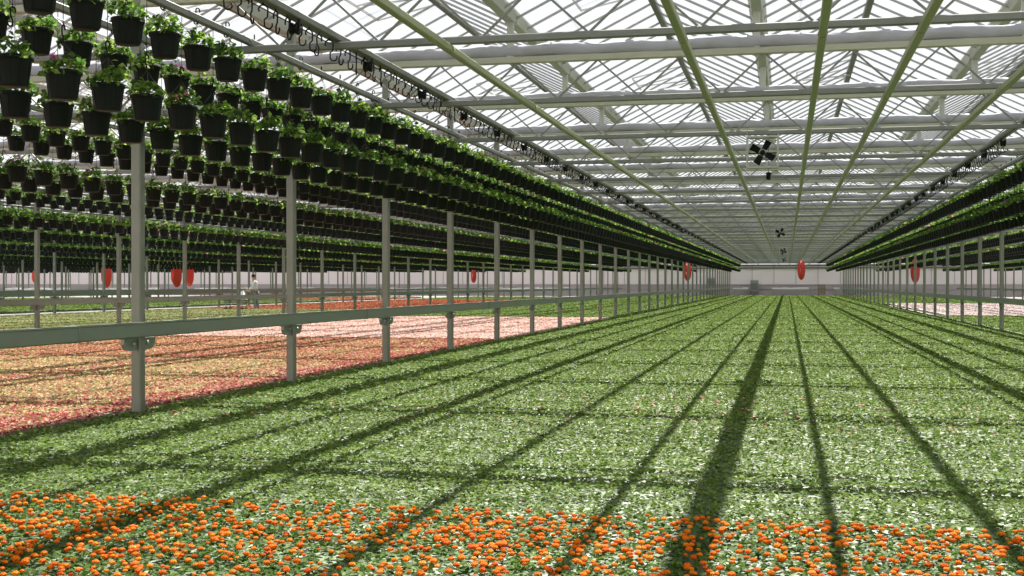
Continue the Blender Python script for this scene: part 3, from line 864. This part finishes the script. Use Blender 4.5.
# ------------------------------------------------------------------ coiled red hoses hanging far away
def hose_mesh(seed):
    rng = random.Random(seed); b = MB()
    for k in range(9):
        w = 0.05 + 0.028 * k + 0.02 * rng.random(); h = 0.45 + 0.05 * k + 0.05 * rng.random(); x0 = -0.05 + 0.01 * k; y0 = 0.05 * (k - 4)
        pts = [(x0 + w * math.cos(a), y0, -0.75 + h * math.sin(a)) for a in np.linspace(0.5 * math.pi, 2.5 * math.pi, 22)]
        b.tube(pts, 0.05, 6)
    b.bar((-0.06, 0, -0.05), (-0.06, 0, 0.25), 0.03, 0.03)
    return b.mesh('hose_coil', M['red'])
hm = [hose_mesh(1), hose_mesh(2)]
for i, (u, Y, zz, sc, lab) in enumerate(((801, 116, 2.05, 1.0, 'red hose coil hanging in front of the far end wall above the main bed'),
                             (687, 112, 1.85, 0.95, 'red hose coil hanging behind the posts left of the main bed'),
                             (915, 100, 1.75, 1.0, 'red hose coil hanging behind the right-hand posts'),
                             (473, 112, 1.35, 0.75, 'small red hose coil far beyond the cream flowers'),
                             (105, 100, 1.85, 1.3, 'red hose coil at far left, left of the nearest post'),
                             (175, 100, 1.85, 1.3, 'red hose coil at far left, just right of the nearest post'),
                             (188, 104, 1.8, 1.2, 'red hose coil beside another coil, midway between the nearest posts'),
                             (34, 112, 1.35, 0.8, 'red hose coil farthest left near the frame edge'))):
    o = link('hose_coil', hm[i % 2], loc=(x_at(u, Y), Y, H0 + zz), scale=(sc * 1.1, sc, sc))
    tag(o, lab, 'hose', 'red hose coils')

# ------------------------------------------------------------------ things along the end wall
def wall_unit(u, w, h, z0, lab):
    X = x_at(u, END_Y - 0.6); b = MB(); b.box(-w / 2, w / 2, -0.3, 0.3, 0, h, bev=0.0)
    b.box(-w / 2 - 0.03, w / 2 + 0.03, -0.33, 0.33, h, h + 0.05)
    root = tag(empty('heater_unit', (X, END_Y - 0.75, z0)), lab, 'heater'); cab = b.obj('cabinet', M['greybox'], root)
    g = MB()
    for i in range(7): g.box(-w / 2 + 0.08, w / 2 - 0.08, -0.33, -0.30, h * (0.15 + i * 0.1), h * (0.15 + i * 0.1) + 0.04)
    g.obj('louvre', M['darkpipe'], cab)
    l = MB()
    for sx in (-1, 1):
        for sy in (-1, 1): l.box(sx * (w / 2 - 0.05) - 0.03, sx * (w / 2 - 0.05) + 0.03, sy * 0.25 - 0.03, sy * 0.25 + 0.03, -z0, 0)
    l.obj('stand', M['darkpipe'], root)
wall_unit(754.5, 0.85, 1.1, 0.55, 'grey box heater by the end wall, left end of the main bed')
wall_unit(711.5, 0.85, 0.95, 0.95, 'grey box heater glimpsed between the far left posts')
def bench(u, Y, L, lab, nt=7, W=1.2):
    X = x_at(u, Y)
    root = tag(empty('rolling_bench', (X, Y, 0)), lab, 'bench', 'benches with white trays')
    t = MB(); t.box(-L / 2, L / 2, -W / 2, W / 2, 0.66, 0.70); 
    for sy in (-1, 1): t.box(-L / 2, L / 2, sy * W / 2 - 0.02, sy * W / 2 + 0.02, 0.66, 0.78)
    t.obj('bench_top', M['steel'], root)
    for sx in (-1, 1):
        for sy in (-1, 1):
            l = MB(); l.bar((sx * (L / 2 - 0.2), sy * (W / 2 - 0.1), 0), (sx * (L / 2 - 0.2), sy * (W / 2 - 0.1), 0.66), 0.05, 0.05); l.obj('leg', M['steel'], root)
    r = random.Random(int(u)); 
    for i in range(nt):
        xx = -L / 2 + 0.35 + i * (L - 0.5) / nt
        w = 0.27; h = 0.16 + 0.12 * r.random()
        tr = MB(); tr.add([(xx - w, -0.4, 0.70), (xx + w, -0.4, 0.70), (xx + w, 0.4, 0.70), (xx - w, 0.4, 0.70), (xx - w - .03, -0.43, 0.70 + h), (xx + w + .03, -0.43, 0.70 + h), (xx + w + .03, 0.43, 0.70 + h), (xx - w - .03, 0.43, 0.70 + h),
                           (xx - w, -0.40, 0.70 + h), (xx + w, -0.40, 0.70 + h), (xx + w, 0.40, 0.70 + h), (xx - w, 0.40, 0.70 + h), (xx, 0, 0.73)],
                          [(0, 1, 5, 4), (1, 2, 6, 5), (2, 3, 7, 6), (3, 0, 4, 7), (4, 5, 9, 8), (5, 6, 10, 9), (6, 7, 11, 10), (7, 4, 8, 11), (8, 9, 12), (9, 10, 12), (10, 11, 12), (11, 8, 12)])
        o = tag(tr.obj('tray', M['tray'], loc=(X, Y, 0)), 'white plastic tray, %s along the %s' % (ordinal(i + 1), lab.split(',')[0]), 'tray', 'white trays on the benches')
bench(792, 134.2, 4.2, 'white-trayed bench at the centre of the end wall', 7)
bench(742, 134.4, 2.0, 'short bench beside the heater at the end wall', 3)
bench(850, 134.3, 3.4, 'bench right of the brown crates by the end wall', 5)
for u, Y, L, lab in ((40, 106, 7, 'long bench at far left beneath the first hose'), (130, 108, 7, 'long bench behind the nearest left post'), (225, 110, 6, 'long bench behind the worker'),
                     (330, 116, 8, 'long bench far behind the second post'), (420, 118, 8, 'long bench far behind the third post'), (520, 122, 8, 'long bench far behind the fifth post'), (570, 126, 6, 'long bench beyond the narrowing posts')):
    bench(u, Y, L, lab, int(L * 1.3))
# stacked brown crates
X = x_at(821.5, 133.5)
for i in range(3):
    b = MB(); z = 0.02 + i * 0.42
    for k in range(4): b.box(-0.38, 0.38, -0.30, -0.275, z + 0.02 + k * 0.1, z + 0.09 + k * 0.1); b.box(-0.38, 0.38, 0.275, 0.30, z + 0.02 + k * 0.1, z + 0.09 + k * 0.1); b.box(-0.38, -0.355, -0.3, 0.3, z + 0.02 + k * 0.1, z + 0.09 + k * 0.1); b.box(0.355, 0.38, -0.3, 0.3, z + 0.02 + k * 0.1, z + 0.09 + k * 0.1)
    b.box(-0.37, 0.37, -0.29, 0.29, z, z + 0.02)
    for sx in (-1, 1):
        for sy in (-1, 1): b.box(sx * 0.34 - 0.025, sx * 0.34 + 0.025, sy * 0.26 - 0.025, sy * 0.26 + 0.025, z, z + 0.41)
    tag(b.obj('wooden_crate', M['wood'], loc=(X, 133.5, 0)), 'brown slatted crate by the end wall, %s of its stack' % ('bottom', 'middle', 'top')[i], 'crate', 'brown crates')

# ------------------------------------------------------------------ worker with a trolley
def skin_obj(name, chain_pts, edges, radii, m, parent, levels=2):
    me = bpy.data.meshes.new(name); me.from_pydata(chain_pts, edges, []); me.materials.append(m); me.update()
    o = link(name, me, parent)
    md = o.modifiers.new('skin', 'SKIN'); md.use_smooth_shade = True
    me.skin_vertices.new() if not me.skin_vertices else None
    for i, r in enumerate(radii):
        sv = me.skin_vertices[0].data[i]
        sv.radius = (r, r) if not isinstance(r, tuple) else r
        sv.use_root = (i == 0)
    sb = o.modifiers.new('sub', 'SUBSURF'); sb.levels = levels; sb.render_levels = levels
    return o
WY = 55.5
worker = empty('person', (x_at(255.5, WY), WY, 0.0), math.radians(-78))
tag(worker, 'person in a white shirt and grey trousers standing by a trolley among the beds', 'person')
# local axes: -Y is the facing direction
P = [(0, 0, 0.98), (0, 0, 1.15), (0, -0.02, 1.34), (0, -0.05, 1.47), (0, -0.08, 1.54), (0, -0.10, 1.66), (0, -0.10, 1.75),
     (0.18, -0.03, 1.42), (0.24, -0.10, 1.16), (0.20, -0.32, 1.04), (0.19, -0.40, 1.02),
     (-0.18, -0.03, 1.42), (-0.24, -0.12, 1.16), (-0.19, -0.34, 1.06), (-0.18, -0.42, 1.04),
     (0.10, 0, 0.90), (0.11, -0.03, 0.50), (0.12, 0.02, 0.09), (0.12, -0.13, 0.04),
     (-0.10, 0, 0.90), (-0.11, 0.05, 0.50), (-0.11, 0.12, 0.09), (-0.11, -0.03, 0.04)]
E = [(0, 1), (1, 2), (2, 3), (3, 4), (4, 5), (5, 6), (2, 7), (7, 8), (8, 9), (9, 10), (2, 11), (11, 12), (12, 13), (13, 14),
     (0, 15), (15, 16), (16, 17), (17, 18), (0, 19), (19, 20), (20, 21), (21, 22)]
Rr = [(0.14, 0.11), (0.13, 0.10), (0.15, 0.11), (0.07, 0.07), (0.055, 0.055), (0.085, 0.10), (0.065, 0.075),
      0.06, 0.045, 0.034, 0.03, 0.06, 0.045, 0.034, 0.03, 0.095, 0.062, 0.045, 0.045, 0.095, 0.062, 0.045, 0.045]
skin_obj('body', P, E, Rr, M['skin'], worker)
# shirt and trousers follow the same joints, a little wider
skin_obj('shirt', [P[0], P[1], P[2], (0, -0.04, 1.45), P[7], P[8], (0.205, -0.28, 1.06), P[11], P[12], (-0.195, -0.30, 1.08)],
         [(0, 1), (1, 2), (2, 3), (2, 4), (4, 5), (5, 6), (2, 7), (7, 8), (8, 9)], [(0.165, 0.13), (0.155, 0.12), (0.175, 0.13), 0.08, 0.075, 0.06, 0.05, 0.075, 0.06, 0.05], M['shirt'], worker)
skin_obj('trousers', [(0, 0, 0.97), P[15], P[16], (0.12, 0.02, 0.12), P[19], P[20], (-0.11, 0.12, 0.12)],
         [(0, 1), (1, 2), (2, 3), (0, 4), (4, 5), (5, 6)], [(0.16, 0.125), 0.11, 0.08, 0.062, 0.11, 0.08, 0.062], M['trousers'], worker)
hr = MB(); hr.lathe([(0.0, 0.125), (0.06, 0.11), (0.095, 0.06), (0.105, 0.0), (0.10, -0.03)], 14, (0, -0.085, 1.70)); hr.obj('hair', M['hair'], worker)
fc = MB()
for sx in (-1, 1): fc.lathe([(0.0, 0.008), (0.011, 0), (0.0, -0.008)], 6, (sx * 0.032, -0.197, 1.685))
fc.tube([(0, -0.19, 1.69), (0, -0.215, 1.655), (0, -0.195, 1.65)], [0.008, 0.013, 0.008], 6); fc.obj('face_features', M['skin'], worker)
for sx in (-1, 1):
    hx, hy, hz = (0.19, -0.44, 1.01) if sx > 0 else (-0.18, -0.46, 1.03)
    pts = [(hx, hy + 0.04, hz), (hx, hy, hz)]; ed = [(0, 1)]; rd = [0.026, 0.03]
    for f, (dx, ln) in enumerate(((-0.027, 0.065), (-0.009, 0.078), (0.009, 0.074), (0.027, 0.058))):
        i = len(pts); pts += [(hx + dx, hy - 0.04, hz), (hx + dx, hy - 0.04 - ln * 0.5, hz - 0.02), (hx + dx, hy - 0.03 - ln * 0.5, hz - 0.05)]
        ed += [(1, i), (i, i + 1), (i + 1, i + 2)]; rd += [0.009, 0.009, 0.008]
    i = len(pts); pts += [(hx - sx * 0.035, hy - 0.01, hz - 0.01), (hx - sx * 0.05, hy - 0.045, hz - 0.03)]; ed += [(1, i), (i, i + 1)]; rd += [0.011, 0.009]
    skin_obj('hand', pts, ed, rd, M['skin'], worker, 1)
cart = empty('plant_trolley', (x_at(238, WY), WY - 0.2, 0.0), 0)
tag(cart, 'low dark trolley with a white load in front of the worker', 'trolley')
d = MB(); d.box(-0.55, 0.55, -0.3, 0.3, 0.52, 0.58, bev=0.0); d.box(-0.5, 0.5, -0.28, 0.28, 0.42, 0.46); d.obj('deck', M['darkpipe'], cart)
for sx in (-1, 1):
    for sy in (-1, 1):
        w = MB(); w.tube([(sx * 0.42, sy * 0.26 - 0.02, 0.10), (sx * 0.42, sy * 0.26 + 0.02, 0.10)], 0.10, 14); w.obj('wheel', M['black'], cart)
        l = MB(); l.bar((sx * 0.42, sy * 0.24, 0.12), (sx * 0.42, sy * 0.24, 0.52), 0.035, 0.035); l.obj('leg', M['steel'], cart)
h = MB(); h.tube([(0.52, -0.25, 0.58), (0.62, -0.25, 0.98), (0.62, 0.25, 0.98), (0.52, 0.25, 0.58)], 0.016, 6); h.obj('handle', M['steel'], cart)
ld = MB(); ld.add([(0.1, -0.2, 0.58), (0.5, -0.2, 0.58), (0.5, 0.2, 0.58), (0.1, 0.2, 0.58), (0.28, -0.06, 0.98), (0.36, -0.06, 1.0), (0.36, 0.06, 1.0), (0.28, 0.06, 0.98)],
                 [(0, 1, 5, 4), (1, 2, 6, 5), (2, 3, 7, 6), (3, 0, 4, 7), (4, 5, 6, 7), (0, 3, 2, 1)])
tag(ld.obj('white_sack', M['tray'], loc=cart.location), 'white sack standing on the trolley in front of the worker', 'sack')
